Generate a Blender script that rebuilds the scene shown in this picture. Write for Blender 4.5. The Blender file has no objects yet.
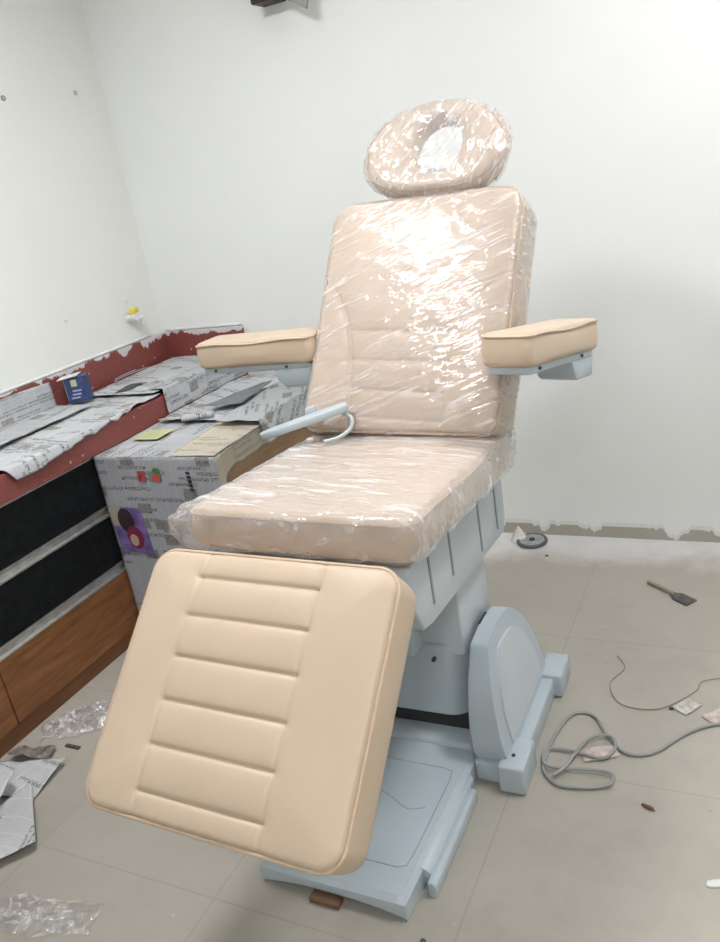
import bpy, bmesh, math, random
from mathutils import Vector, Matrix, noise
random.seed(7)
C = bpy.context.scene.collection
PI = math.pi
# ------------------------------------------------------------------ helpers
def tag(o, label=None, cat=None, group=None, kind=None):
    if label: o['label'] = label
    if cat: o['category'] = cat
    if group: o['group'] = group
    if kind: o['kind'] = kind
    return o
def empty(name, loc, rz, label, cat, group=None):
    o = bpy.data.objects.new(name, None); C.objects.link(o)
    o.location = loc; o.rotation_euler = (0, 0, rz); o.empty_display_size = .1
    return tag(o, label, cat, group)
def RM(o):                                   # world matrix of an empty before any update
    return Matrix.Translation(o.location) @ o.rotation_euler.to_matrix().to_4x4()
def obj(name, vf, mat, parent=None, smooth=True, frame=None, pmat=None, angle=None, recalc=True):
    """vf = (verts, faces) or bmesh. frame: local frame matrix (world); pmat: parent's world matrix."""
    if isinstance(vf, bmesh.types.BMesh): bm = vf
    else:
        bm = bmesh.new(); vs = [bm.verts.new(v) for v in vf[0]]
        for f in vf[1]:
            try: bm.faces.new([vs[i] for i in f])
            except ValueError: pass
    if recalc: bmesh.ops.recalc_face_normals(bm, faces=bm.faces)
    me = bpy.data.meshes.new(name)
    if frame is None and parent is not None and pmat is not None:
        bm.transform(pmat.inverted())        # geometry was given in world coordinates
    bm.to_mesh(me); bm.free()
    me.materials.append(mat)
    for p in me.polygons: p.use_smooth = smooth
    if smooth and angle: me.set_sharp_from_angle(angle=math.radians(angle))
    o = bpy.data.objects.new(name, me); C.objects.link(o)
    if parent is not None:
        o.parent = parent
        if frame is not None: o.matrix_local = pmat.inverted() @ frame
    elif frame is not None: o.matrix_world = frame
    return o
def add_box(bm, x0, x1, y0, y1, z0, z1, bev=0, seg=2, M=None):
    r = bmesh.ops.create_cube(bm, size=1)
    vs = r['verts']
    for v in vs: v.co = Vector((x0+(v.co.x+.5)*(x1-x0), y0+(v.co.y+.5)*(y1-y0), z0+(v.co.z+.5)*(z1-z0)))
    es = set(e for v in vs for e in v.link_edges); allv = vs
    if bev:
        q = bmesh.ops.bevel(bm, geom=list(es), offset=bev, segments=seg, profile=.5, affect='EDGES')
        allv = list(set(v for f in q['faces'] for v in f.verts) | set(v for v in vs if v.is_valid))
    if M is not None:
        for v in allv: v.co = M @ v.co
    return allv
def box(x0, x1, y0, y1, z0, z1, bev=0, seg=2, M=None):
    bm = bmesh.new(); add_box(bm, x0, x1, y0, y1, z0, z1, bev, seg, M); return bm
def prism(prof, a0, a1, axis='X', bev=0, seg=3):
    """closed profile [(p,q)] extruded along axis. axis X: (y,z); Y: (x,z); Z: (x,y)"""
    bm = bmesh.new()
    def P(p, q, a): return {'X': (a, p, q), 'Y': (p, a, q), 'Z': (p, q, a)}[axis]
    A = [bm.verts.new(P(p, q, a0)) for p, q in prof]; B = [bm.verts.new(P(p, q, a1)) for p, q in prof]
    n = len(prof)
    bm.faces.new(A); bm.faces.new(B[::-1])
    for i in range(n): bm.faces.new((A[i], B[i], B[(i+1) % n], A[(i+1) % n]))
    bmesh.ops.recalc_face_normals(bm, faces=bm.faces)
    if bev:
        es = [e for e in bm.edges if e.calc_face_angle(0) > .5]
        bmesh.ops.bevel(bm, geom=es, offset=bev, segments=seg, profile=.5, affect='EDGES')
    return bm
def catmull(pts, n=8, closed=False):
    P = [Vector(p) for p in pts]; out = []; m = len(P)
    rng = range(m) if closed else range(m-1)
    for i in rng:
        if closed: a, b, c, d = P[(i-1) % m], P[i], P[(i+1) % m], P[(i+2) % m]
        else: a, b, c, d = P[max(i-1, 0)], P[i], P[i+1], P[min(i+2, m-1)]
        for k in range(n):
            t = k/n
            out.append(.5*((2*b)+(c-a)*t+(2*a-5*b+4*c-d)*t*t+(3*b-a-3*c+d)*t**3))
    if not closed: out.append(P[-1])
    return out
def tube(pts, r, closed=False, n=8, bm=None):
    bm = bm or bmesh.new(); m = len(pts); rings = []
    up = Vector((0, 0, 1)); nrm = None
    for i, p in enumerate(pts):
        a = pts[(i-1) % m] if closed or i > 0 else pts[i]; b = pts[(i+1) % m] if closed or i < m-1 else pts[i]
        t = (Vector(b)-Vector(a)).normalized()
        if nrm is None:
            nrm = t.cross(up)
            if nrm.length < .1: nrm = t.cross(Vector((1, 0, 0)))
        nrm = (nrm - t*nrm.dot(t)).normalized(); bn = t.cross(nrm)
        rr = r[i] if isinstance(r, (list, tuple)) else r
        rings.append([bm.verts.new(Vector(p)+nrm*math.cos(2*PI*k/n)*rr+bn*math.sin(2*PI*k/n)*rr) for k in range(n)])
    for i in range(m if closed else m-1):
        A, B = rings[i], rings[(i+1) % m]
        for k in range(n): bm.faces.new((A[k], A[(k+1) % n], B[(k+1) % n], B[k]))
    if not closed: bm.faces.new(rings[0]); bm.faces.new(rings[-1][::-1])
    return bm
def cyl(c, r, h, axis='Z', n=20, r2=None):
    bm = bmesh.new(); bmesh.ops.create_cone(bm, cap_ends=True, segments=n, radius1=r, radius2=r if r2 is None else r2, depth=h)
    if axis == 'X': bm.transform(Matrix.Rotation(PI/2, 4, 'Y'))
    if axis == 'Y': bm.transform(Matrix.Rotation(PI/2, 4, 'X'))
    bm.transform(Matrix.Translation(c)); return bm
def setuv(o, fn):
    me = o.data; uv = me.uv_layers.new(name='UVMap')
    for l in me.loops:
        uv.data[l.index].uv = fn(me.vertices[l.vertex_index].co)
# ------------------------------------------------------------------ materials
def mat(name):
    m = bpy.data.materials.new(name); m.use_nodes = True
    nt = m.node_tree; return m, nt, nt.nodes['Principled BSDF']
def N(nt, t, **kw):
    n = nt.nodes.new(t)
    for k, v in kw.items():
        if k in n.inputs: n.inputs[k].default_value = v
        else: setattr(n, k, v)
    return n
def ramp(nt, src, stops):
    r = N(nt, 'ShaderNodeValToRGB'); nt.links.new(src, r.inputs[0])
    while len(r.color_ramp.elements) < len(stops): r.color_ramp.elements.new(.5)
    for e, (p, c) in zip(r.color_ramp.elements, stops):
        e.position = p; e.color = (*c, 1) if len(c) == 3 else c
    return r
def mixc(nt, fac, a, b, mode='MIX'):
    m = N(nt, 'ShaderNodeMix', data_type='RGBA', blend_type=mode)
    for i, v in ((0, fac), (6, a), (7, b)):
        if hasattr(v, 'links') or isinstance(v, bpy.types.NodeSocket): nt.links.new(v, m.inputs[i])
        else: m.inputs[i].default_value = (*v, 1) if isinstance(v, tuple) and len(v) == 3 else v
    return m.outputs[2]
def mth(nt, op, a, b=None, c=None):
    m = N(nt, 'ShaderNodeMath', operation=op)
    for i, v in enumerate((a, b, c)):
        if v is None: continue
        if isinstance(v, bpy.types.NodeSocket): nt.links.new(v, m.inputs[i])
        else: m.inputs[i].default_value = v
    return m.outputs[0]
def coord(nt, which='Object', scale=(1, 1, 1), rot=(0, 0, 0), loc=(0, 0, 0)):
    c = N(nt, 'ShaderNodeTexCoord'); mp = N(nt, 'ShaderNodeMapping')
    nt.links.new(c.outputs[which], mp.inputs[0])
    mp.inputs['Scale'].default_value = scale; mp.inputs['Rotation'].default_value = rot; mp.inputs['Location'].default_value = loc
    return mp.outputs[0]
def noi(nt, vec, scale, detail=3, rough=.5, dist=0):
    n = N(nt, 'ShaderNodeTexNoise'); nt.links.new(vec, n.inputs['Vector'])
    n.inputs['Scale'].default_value = scale; n.inputs['Detail'].default_value = detail
    n.inputs['Roughness'].default_value = rough; n.inputs['Distortion'].default_value = dist
    return n.outputs['Fac']
def bump(nt, b, h, strength=.2, dist=.002):
    n = N(nt, 'ShaderNodeBump'); nt.links.new(h, n.inputs['Height'])
    n.inputs['Strength'].default_value = strength; n.inputs['Distance'].default_value = dist
    if b is not None: nt.links.new(n.outputs[0], b.inputs['Normal'])
    return n.outputs[0]
def simple(name, col, rough=.5, metal=0, nscale=0, namp=.06, bmp=0, spec=.5):
    m, nt, b = mat(name)
    b.inputs['Roughness'].default_value = rough; b.inputs['Metallic'].default_value = metal
    b.inputs['Specular IOR Level'].default_value = spec
    v = coord(nt)
    n = noi(nt, v, nscale or 12, 4)
    c1 = tuple(min(1, c*(1+namp)) for c in col); c0 = tuple(c*(1-namp) for c in col)
    r = ramp(nt, n, [(.35, c0), (.65, c1)]); nt.links.new(r.outputs[0], b.inputs['Base Color'])
    if bmp: bump(nt, b, noi(nt, v, bmp, 3), .15, .001)
    return m
def m_leather():
    m, nt, b = mat('beige_leatherette')
    v = coord(nt); n = noi(nt, v, 5, 3)
    r = ramp(nt, n, [(.3, (.545, .425, .315)), (.7, (.58, .455, .34))]); nt.links.new(r.outputs[0], b.inputs['Base Color'])
    b.inputs['Roughness'].default_value = .42; b.inputs['Specular IOR Level'].default_value = .45
    vo = N(nt, 'ShaderNodeTexVoronoi', Scale=650); nt.links.new(v, vo.inputs['Vector'])
    h = mth(nt, 'ADD', mth(nt, 'MULTIPLY', vo.outputs['Distance'], .5), noi(nt, v, 25, 3))
    bump(nt, b, h, .12, .0015); return m
def m_wrap(name, deg, haze=.1, along=7, across=90, isob=.3, mult=2.2, st=.55, ds=.0035, det=4):
    m, nt, b = mat(name); nt.nodes.remove(b)
    out = nt.nodes['Material Output']
    vr = coord(nt, 'Object', (1, 1, 1), (0, 0, math.radians(deg)))
    def scl(sx, sy):
        mp = N(nt, 'ShaderNodeMapping'); nt.links.new(vr, mp.inputs[0]); mp.inputs['Scale'].default_value = (sx, sy, sy*.5); return mp.outputs[0]
    v0 = coord(nt)
    n1 = noi(nt, scl(along, across), 1., det, .55, .35); n3 = noi(nt, scl(along*2.2, across*2.6), 1., min(det, 3), .55, .2); n2 = noi(nt, v0, 26, det, .55, 1.0)
    h = mth(nt, 'ADD', mth(nt, 'ADD', n1, mth(nt, 'MULTIPLY', n3, .35)), mth(nt, 'MULTIPLY', n2, isob))
    bn = bump(nt, None, h, st, ds)
    tr = N(nt, 'ShaderNodeBsdfTransparent'); tr.inputs[0].default_value = (.985, .98, .98, 1)
    gl = N(nt, 'ShaderNodeBsdfGlossy'); gl.inputs[0].default_value = (1, 1, 1, 1); gl.inputs['Roughness'].default_value = .08
    nt.links.new(bn, gl.inputs['Normal'])
    df = N(nt, 'ShaderNodeBsdfDiffuse'); df.inputs[0].default_value = (.95, .91, .92, 1)
    fr = N(nt, 'ShaderNodeFresnel'); fr.inputs['IOR'].default_value = 1.45; nt.links.new(bn, fr.inputs['Normal'])
    f = mth(nt, 'MINIMUM', mth(nt, 'MULTIPLY', fr.outputs[0], mult), .6)
    m1 = N(nt, 'ShaderNodeMixShader'); nt.links.new(f, m1.inputs[0]); nt.links.new(tr.outputs[0], m1.inputs[1]); nt.links.new(gl.outputs[0], m1.inputs[2])
    rr = ramp(nt, mth(nt, 'ADD', mth(nt, 'MULTIPLY', n1, .6), mth(nt, 'MULTIPLY', n3, .4)), [(.50, (0, 0, 0)), (.66, (1, 1, 1))])
    big = ramp(nt, noi(nt, v0, 6, 3), [(.35, (.25, .25, .25)), (.65, (1, 1, 1))])
    hz = mth(nt, 'MULTIPLY', mth(nt, 'MULTIPLY', rr.outputs[0], big.outputs[0]), haze*2.0); hz = mth(nt, 'ADD', hz, haze*.8)
    m2 = N(nt, 'ShaderNodeMixShader'); nt.links.new(hz, m2.inputs[0]); nt.links.new(m1.outputs[0], m2.inputs[1]); nt.links.new(df.outputs[0], m2.inputs[2])
    nt.links.new(m2.outputs[0], out.inputs[0]); return m
def m_news(name, seed=0., tint=(.60, .61, .63), photos=.5, yellow=0.):
    """newsprint in metres of UV: columns of tiny text, darker headlines, coloured photo blocks"""
    m, nt, b = mat(name); b.inputs['Roughness'].default_value = .75; b.inputs['Specular IOR Level'].default_value = .2
    v = coord(nt, 'UV', (1, 1, 1), (0, 0, 0), (seed, seed*.7, 0))
    def brick(w, h, mortar, c1, c2, cm, off=.5):
        k = N(nt, 'ShaderNodeTexBrick'); nt.links.new(v, k.inputs['Vector'])
        k.inputs['Scale'].default_value = 1; k.inputs['Brick Width'].default_value = w; k.inputs['Row Height'].default_value = h
        k.inputs['Mortar Size'].default_value = mortar; k.inputs['Mortar Smooth'].default_value = .1
        k.inputs['Color1'].default_value = (*c1, 1); k.inputs['Color2'].default_value = (*c2, 1); k.inputs['Mortar'].default_value = (*cm, 1)
        k.inputs['Bias'].default_value = 0; k.offset = off; return k.outputs['Color']
    W = (1, 1, 1)
    text = brick(.0068, .0040, .0011, (.50, .50, .52), (.78, .78, .79), W)
    cols = brick(.058, .9, .0030, (0, 0, 0), (0, 0, 0), W, 0)
    t1 = mixc(nt, 1.0, text, cols, 'LIGHTEN')
    mp = N(nt, 'ShaderNodeMapping'); nt.links.new(v, mp.inputs[0]); mp.inputs['Scale'].default_value = (330, 110, 1)
    let = mth(nt, 'GREATER_THAN', noi(nt, mp.outputs[0], 1., 2, .5), .5)
    band = brick(.131, .021, .0036, (0, 0, 0), (1, 1, 1), (0, 0, 0), .41)
    hm = mth(nt, 'GREATER_THAN', band, .70)
    gap = brick(.131, .021, .0036, (1, 1, 1), (1, 1, 1), (0, 0, 0), .41)
    t2 = mixc(nt, hm, t1, (.97, .97, .97)); t2 = mixc(nt, mth(nt, 'MULTIPLY', hm, mth(nt, 'MULTIPLY', let, gap)), t2, (.15, .15, .17))
    ph = brick(.083, .064, .012, (0, 0, 0), (1, 1, 1), (.0, .0, .0), .3)
    pm = mth(nt, 'GREATER_THAN', ph, 1-.16*photos)
    pn = noi(nt, v, 60, 4, .65, .8)
    pc = ramp(nt, pn, [(.3, (.14, .11, .12)), (.42, (.45, .28, .24)), (.5, (.60, .56, .50)), (.6, (.36, .40, .34)), (.72, (.28, .30, .42))])
    t3 = mixc(nt, pm, t2, pc.outputs[0])
    big = ramp(nt, noi(nt, v, 3.2, 2), [(.35, (.86, .86, .86)), (.6, (1, 1, 1))])
    pap = mixc(nt, 1.0, big.outputs[0], tuple(tint), 'MULTIPLY')
    fin = mixc(nt, .88, pap, t3, 'MULTIPLY')
    if yellow: fin = mixc(nt, yellow, fin, (.62, .50, .34), 'MIX')
    nt.links.new(fin, b.inputs['Base Color'])
    bump(nt, b, noi(nt, v, 14, 4, .6, .4), .5, .004); return m
def m_wood(name, c0, c1, vert=False):
    m, nt, b = mat(name); b.inputs['Roughness'].default_value = .38
    v = coord(nt, 'Object', (6, 1.1, 9) if not vert else (6, 9, 1.1))
    n = noi(nt, v, 2.2, 6, .62, 1.6)
    r = ramp(nt, n, [(.28, c0), (.5, tuple((a+b_)/2 for a, b_ in zip(c0, c1))), (.72, c1)])
    f = noi(nt, coord(nt, 'Object', (30, 2, 60)), 3, 3)
    c = mixc(nt, mth(nt, 'MULTIPLY', f, .35), r.outputs[0], tuple(x*.45 for x in c0))
    nt.links.new(c, b.inputs['Base Color']); return m
def m_granite():
    m, nt, b = mat('red_granite'); b.inputs['Roughness'].default_value = .38
    v = coord(nt); vo = N(nt, 'ShaderNodeTexVoronoi', Scale=380); nt.links.new(v, vo.inputs['Vector'])
    r = ramp(nt, vo.outputs['Color'], [(.15, (.185, .046, .04)), (.5, (.22, .056, .048)), (.85, (.26, .075, .065))])
    # dried white plaster smears along the top edge (world height 1.0) and specks
    sx = N(nt, 'ShaderNodeSeparateXYZ'); nt.links.new(v, sx.inputs[0])
    s = mth(nt, 'ADD', sx.outputs['Z'], mth(nt, 'MULTIPLY', mth(nt, 'SUBTRACT', noi(nt, coord(nt, 'Object', (5, 5, 2)), 2.2, 5, .6), .5), .17))
    f = ramp(nt, s, [(0, (0, 0, 0)), (1, (1, 1, 1))])
    sm = mth(nt, 'GREATER_THAN', s, 1.003)
    sp = mth(nt, 'GREATER_THAN', noi(nt, v, 46, 2), .73)
    fac = mth(nt, 'MAXIMUM', mth(nt, 'MULTIPLY', sm, .9), mth(nt, 'MULTIPLY', sp, .8))
    c = mixc(nt, fac, r.outputs[0], (.66, .65, .66)); nt.links.new(c, b.inputs['Base Color'])
    return m
def m_wall(back=False):
    m, nt, b = mat('painted_plaster_back' if back else 'painted_plaster'); b.inputs['Roughness'].default_value = .78
    v = coord(nt); n = noi(nt, v, 1.3, 4, .55)
    col = ((.80, .81, .80), (.83, .84, .83)) if back else ((.78, .79, .75), (.81, .82, .78))
    r = ramp(nt, n, [(.3, col[0]), (.7, col[1])]); c = r.outputs[0]
    if back:
        sx = N(nt, 'ShaderNodeSeparateXYZ'); nt.links.new(v, sx.inputs[0])
        nn = noi(nt, coord(nt, 'Object', (1.6, 0, .001)), 3.1, 5, .55)
        nb = noi(nt, v, 30, 3)
        edge = mth(nt, 'ADD', mth(nt, 'MULTIPLY', mth(nt, 'SUBTRACT', nn, .42), .55), mth(nt, 'MULTIPLY', nb, .015))
        edge = mth(nt, 'MINIMUM', edge, .052)
        d = mth(nt, 'LESS_THAN', sx.outputs['Z'], edge)
        c = mixc(nt, d, c, (.40, .36, .30))
        g = mth(nt, 'LESS_THAN', sx.outputs['Z'], mth(nt, 'ADD', edge, .018))
        c = mixc(nt, mth(nt, 'MULTIPLY', g, .25), c, (.45, .43, .39))
    nt.links.new(c, b.inputs['Base Color'])
    bump(nt, b, noi(nt, v, 60, 4), .12, .002); return m
def m_floor():
    m, nt, b = mat('cement_tile_floor'); b.inputs['Roughness'].default_value = .45; b.inputs['Specular IOR Level'].default_value = .35
    v = coord(nt); n = noi(nt, v, 1.4, 5, .6); n2 = noi(nt, v, 14, 5, .65)
    r = ramp(nt, mth(nt, 'ADD', mth(nt, 'MULTIPLY', n, .7), mth(nt, 'MULTIPLY', n2, .3)), [(.3, (.345, .318, .275)), (.5, (.40, .37, .322)), (.7, (.44, .41, .358))])
    c = r.outputs[0]
    sx = N(nt, 'ShaderNodeSeparateXYZ'); nt.links.new(v, sx.inputs[0])
    def line(s, off, per):
        q = mth(nt, 'ABSOLUTE', mth(nt, 'SUBTRACT', mth(nt, 'FRACT', mth(nt, 'DIVIDE', mth(nt, 'SUBTRACT', sx.outputs[s], off-per/2+10*per), per)), .5))
        return mth(nt, 'LESS_THAN', q, .0022/per)
    g = mth(nt, 'MAXIMUM', line('X', -1.197, .60), line('Y', 1.725, .64))
    c = mixc(nt, mth(nt, 'MULTIPLY', g, .25), c, (.20, .18, .16))
    # dried white paint dust along the back wall, and scattered specks
    e = mth(nt, 'ADD', sx.outputs['Y'], mth(nt, 'MULTIPLY', mth(nt, 'SUBTRACT', noi(nt, v, 2.6, 6, .7), .5), .45))
    w = ramp(nt, mth(nt, 'MULTIPLY', mth(nt, 'SUBTRACT', e, 2.86), 4.2), [(0, (0, 0, 0)), (.55, (.62, .62, .62)), (1, (.92, .92, .92))])
    sp = ramp(nt, noi(nt, v, 17, 5, .75), [(.66, (0, 0, 0)), (.74, (.6, .6, .6))])
    sp2 = mth(nt, 'MULTIPLY', sp.outputs[0], mth(nt, 'GREATER_THAN', noi(nt, v, 2.3, 2), .50))
    fac = mth(nt, 'MAXIMUM', w.outputs[0], sp2)
    c = mixc(nt, fac, c, (.72, .71, .71))
    ds = ramp(nt, noi(nt, v, 33, 3, .7), [(.24, (1, 1, 1)), (.30, (0, 0, 0))])
    c = mixc(nt, mth(nt, 'MULTIPLY', ds.outputs[0], .5), c, (.20, .17, .15))
    nt.links.new(c, b.inputs['Base Color']); bump(nt, b, n2, .08, .002)
    return m
def m_film(name, amt=.35):
    m, nt, b = mat(name); nt.nodes.remove(b); out = nt.nodes['Material Output']; v = coord(nt)
    bn = bump(nt, None, noi(nt, v, 30, 5, .65, 1.5), .5, .004)
    tr = N(nt, 'ShaderNodeBsdfTransparent'); gl = N(nt, 'ShaderNodeBsdfGlossy'); gl.inputs['Roughness'].default_value = .1; nt.links.new(bn, gl.inputs['Normal'])
    fr = N(nt, 'ShaderNodeFresnel'); fr.inputs['IOR'].default_value = 1.5; nt.links.new(bn, fr.inputs['Normal'])
    m1 = N(nt, 'ShaderNodeMixShader'); nt.links.new(mth(nt, 'MINIMUM', mth(nt, 'MULTIPLY', fr.outputs[0], 1.6), .5), m1.inputs[0]); nt.links.new(tr.outputs[0], m1.inputs[1]); nt.links.new(gl.outputs[0], m1.inputs[2])
    df = N(nt, 'ShaderNodeBsdfDiffuse'); df.inputs[0].default_value = (.9, .88, .9, 1)
    rr = ramp(nt, noi(nt, v, 26, 5, .7, 1.5), [(.45, (.05, .05, .05)), (.64, (amt, amt, amt))])
    m2 = N(nt, 'ShaderNodeMixShader'); nt.links.new(rr.outputs[0], m2.inputs[0]); nt.links.new(m1.outputs[0], m2.inputs[1]); nt.links.new(df.outputs[0], m2.inputs[2])
    nt.links.new(m2.outputs[0], out.inputs[0]); return m
def m_emit(name, col, s):
    m, nt, b = mat(name); b.inputs['Base Color'].default_value = (*col, 1)
    b.inputs['Emission Color'].default_value = (*col, 1); b.inputs['Emission Strength'].default_value = s; return m

LEATHER = m_leather()
PIPING = simple('beige_piping', (.56, .42, .30), .42, nscale=40)
WRAP_S = m_wrap('clear_wrap_seat', 8, .20, 6, 38, .6, 2.3, 1, .0055, 2)
WRAP_B = m_wrap('clear_wrap_back', -24, .16, 8, 64, .22, 1.1, 1, .0048, 1)
WRAP_H = m_wrap('clear_wrap_head', -60, .20, 16, 60, .8, 2.0, 1, .0035, 1.5)
FILM = m_film('crumpled_clear_film', .5)
SHELL = simple('pale_blue_plastic', (.44, .50, .545), .34, nscale=7, namp=.03, bmp=60)
SHELLG = simple('pale_grey_painted_metal', (.52, .565, .605), .38, nscale=7, namp=.03)
SHELLD = simple('grey_plastic_groove', (.22, .27, .31), .5)
DARK = simple('dark_gap', (.02, .022, .025), .6)
GREYM = simple('grey_plastic', (.42, .47, .50), .4)
SCREW = simple('dark_screw', (.06, .06, .07), .4, .5)
NEWS1 = m_news('newsprint_grey', 0.3, (.55, .565, .585), 1.2)
NEWS5 = m_news('newsprint_box_shaded', 5.9, (.43, .44, .47), 1.5)  # darker newsprint copy: shade on the box front is put into the tint
NEWS2 = m_news('newsprint_white', 3.7, (.58, .59, .61), .8)
NEWS3 = m_news('newsprint_cream', 8.1, (.62, .58, .50), .4, .25)
NEWS4 = m_news('newsprint_floor', 12.6, (.60, .61, .61), .5)
WOOD = m_wood('orange_brown_wood', (.12, .042, .012), (.33, .135, .045))
WOODK = m_wood('orange_brown_wood_kick', (.10, .035, .012), (.24, .10, .036))
WOODB = m_wood('box_plywood', (.26, .14, .06), (.46, .28, .14))
BLACK = simple('black_laminate', (.008, .009, .010), .6, nscale=30, namp=.3, spec=.12)
CARC = simple('dark_carcass', (.03, .028, .028), .6)
ALU = simple('brushed_aluminium', (.55, .54, .52), .32, .85, nscale=30, namp=.12)
GRAN = m_granite()
WALLB = m_wall(True); WALL = m_wall(False); FLOOR = m_floor()
CEIL = simple('ceiling_white', (.84, .84, .83), .8, nscale=2, namp=.02)
WHITE = simple('white_plastic', (.78, .78, .76), .4)
YELL = simple('yellow_plastic', (.80, .62, .05), .4)
# ------------------------------------------------------------------ room
XL, XR, YB, YF, ZC = -2.65, 1.75, 3.126, -2.3, 2.85
def struct(name, bm, m):
    o = obj(name, bm, m, smooth=False); o['kind'] = 'structure'; return o
struct('floor', box(XL-.1, XR+.1, YF-.1, YB+.1, -.1, 0), FLOOR)
struct('ceiling', box(XL-.1, XR+.1, YF-.1, YB+.1, ZC, ZC+.1), CEIL)
struct('wall_back', box(XL-.1, XR+.1, YB, YB+.1, 0, ZC), WALLB)
struct('wall_left', box(XL-.1, XL, YF, YB, 0, ZC), WALL)
struct('wall_right', box(XR, XR+.1, YF, YB, 0, ZC), WALL)
struct('wall_front', box(XL, XR, YF-.1, YF, 0, ZC), WALL)
EMIT = m_emit('lamp_diffuser', (.972, .985, 1), 70)
for i, (x, y) in enumerate(((-1.55, 1.35), (.30, 1.95), (.30, -1.0))):
    r = empty('ceiling_light', (x, y, ZC), 0, ['square ceiling light panel over the countertop side, above the chair', 'square ceiling light panel over the bare floor, right of the chair', 'square ceiling light panel at the opposite end of the room from the chair'][i], 'lamp', 'ceiling light panels')
    pm = RM(r); s = .2
    bm = bmesh.new()
    for a in ((x-s-.02, x+s+.02, y-s-.02, y-s), (x-s-.02, x+s+.02, y+s, y+s+.02), (x-s-.02, x-s, y-s, y+s), (x+s, x+s+.02, y-s, y+s)): add_box(bm, *a, ZC-.03, ZC)
    obj('frame', bm, WHITE, r, False, None, pm)
    obj('diffuser', box(x-s, x+s, y-s, y+s, ZC-.022, ZC-.001), EMIT, r, False, None, pm)
# ------------------------------------------------------------------ counter run along the left wall
XF = -2.222; Y0 = .35
cab = empty('base_cabinet', (XF, 1.5, 0), 0, 'long low cabinet with black and wood drawer fronts under red countertop', 'cabinet'); cm = RM(cab)
def cpart(n, bm, m, sm=False, p=None):
    return obj(n, bm, m, p or cab, sm, None, cm)
cpart('body', box(XL+.002, XF-.022, Y0, YB-.002, .062, .779), CARC)
cpart('plinth', box(XL+.05, XF-.012, Y0+.02, YB-.002, 0, .060), WOODK)
for (a, b) in ((Y0+.004, 1.426), (1.430, YB-.01)):
    wf = cpart('lower_drawer_front', box(XF-.02, XF, a, b, .064, .302, .0015, 1), WOOD)
cpart('middle_drawer_front', box(XF-.02, XF-.002, Y0+.004, YB-.01, .346, .534, .0015, 1), BLACK)
cpart('upper_drawer_front', box(XF-.02, XF-.002, Y0+.004, YB-.01, .577, .768, .0015, 1), BLACK)
def gprofile(z0, z1):
    return [(XF-.021, z0), (XF+.002, z0), (XF+.003, z0+.006), (XF-.006, z0+.012), (XF-.008, z0+(z1-z0)*.6), (XF+.001, z1-.006), (XF+.002, z1), (XF-.021, z1)]
for z0, z1 in ((.303, .345), (.535, .576), (.769, .779)):
    pf = gprofile(z0, z1) if z1-z0 > .02 else [(XF-.021, z0), (XF+.002, z0), (XF+.002, z1), (XF-.021, z1)]
    cpart('metal_handle_profile', prism(pf, Y0+.002, YB-.008, 'Y'), ALU)
XE = XF+.018
top = obj('countertop', box(XL+.001, XE, Y0-.01, YB-.001, .780, .872, .003, 2), GRAN, None, False)
tag(top, 'dark red stone countertop on low cabinet along left wall', 'countertop')
def smear_bs(x0, x1, y0, y1): return box(x0, x1, y0, y1, .8725, 1.017, .002, 1)
bs = obj('backsplash', smear_bs(XL+.001, XL+.022, Y0-.01, YB-.001), GRAN, None, False)
tag(bs, 'long red stone upstand on countertop against left wall, smeared white on top', 'backsplash')
bs2 = obj('backsplash', smear_bs(XL+.0225, -2.176, YB-.023, YB-.001), GRAN, None, False)
tag(bs2, 'short red stone upstand on countertop against back wall', 'backsplash')
PLAS = simple('white_filler', (.78, .78, .78), .7, nscale=50, namp=.05, bmp=120)
for nm, P, lab in (('filler_strip', [(XL+.012, Y0+.5+i*.09, 1.0255) for i in range(25)], 'white filler bead on top of long upstand against left wall'),
              ('filler_strip', [(XL+.03+i*.044, YB-.012, 1.0255) for i in range(11)], 'white filler bead on top of short upstand at back wall')):
    ob = obj(nm, tube([Vector(p) for p in P], [.007+.001*noise.noise(Vector(p)*9) for p in P], n=8), PLAS)
    tag(ob, lab, 'filler')
# ------------------------------------------------------------------ cloth / paper sheets
def sheet(nx, ny, fn, thick=.0006):
    """fn(a,b)-> Vector for a,b in 0..1. closed thin slab"""
    bm = bmesh.new(); A = []; 
    P = [[Vector(fn(i/nx, j/ny)) for j in range(ny+1)] for i in range(nx+1)]
    T = [[bm.verts.new(p) for p in row] for row in P]
    uv = bm.loops.layers.uv.new('UVMap')
    for i in range(nx):
        for j in range(ny):
            bm.faces.new((T[i][j], T[i+1][j], T[i+1][j+1], T[i][j+1]))
    return bm, uv, T, nx, ny
def paper(name, nx, ny, fn, size, m, label, cat='newspaper', parent=None, pmat=None, uvrot=0, group=None, uvo=(0, 0)):
    bm, uv, T, _, _ = sheet(nx, ny, fn)
    idx = {T[i][j]: (i/nx*size[0], j/ny*size[1]) for i in range(nx+1) for j in range(ny+1)}
    c, s = math.cos(uvrot), math.sin(uvrot)
    for f in bm.faces:
        for l in f.loops:
            u, v = idx[l.vert]; l[uv].uv = (c*u-s*v+uvo[0], s*u+c*v+uvo[1])
    o = obj(name, bm, m, parent, True, None, pmat, recalc=False)
    md = o.modifiers.new('t', 'SOLIDIFY'); md.thickness = .0008; md.offset = 1
    if parent is None: tag(o, label, cat, group)
    elif label: o['label'] = label
    return o
def nz(x, y, s=1., seed=0.): return noise.noise(Vector((x*s+seed, y*s-seed*.6, seed)))
def crumple(x, y, s, seed): return (abs(nz(x, y, s, seed))*1.0 + .5*abs(nz(x, y, s*2.3, seed+5)) + .25*nz(x, y, s*5, seed+9))
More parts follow.
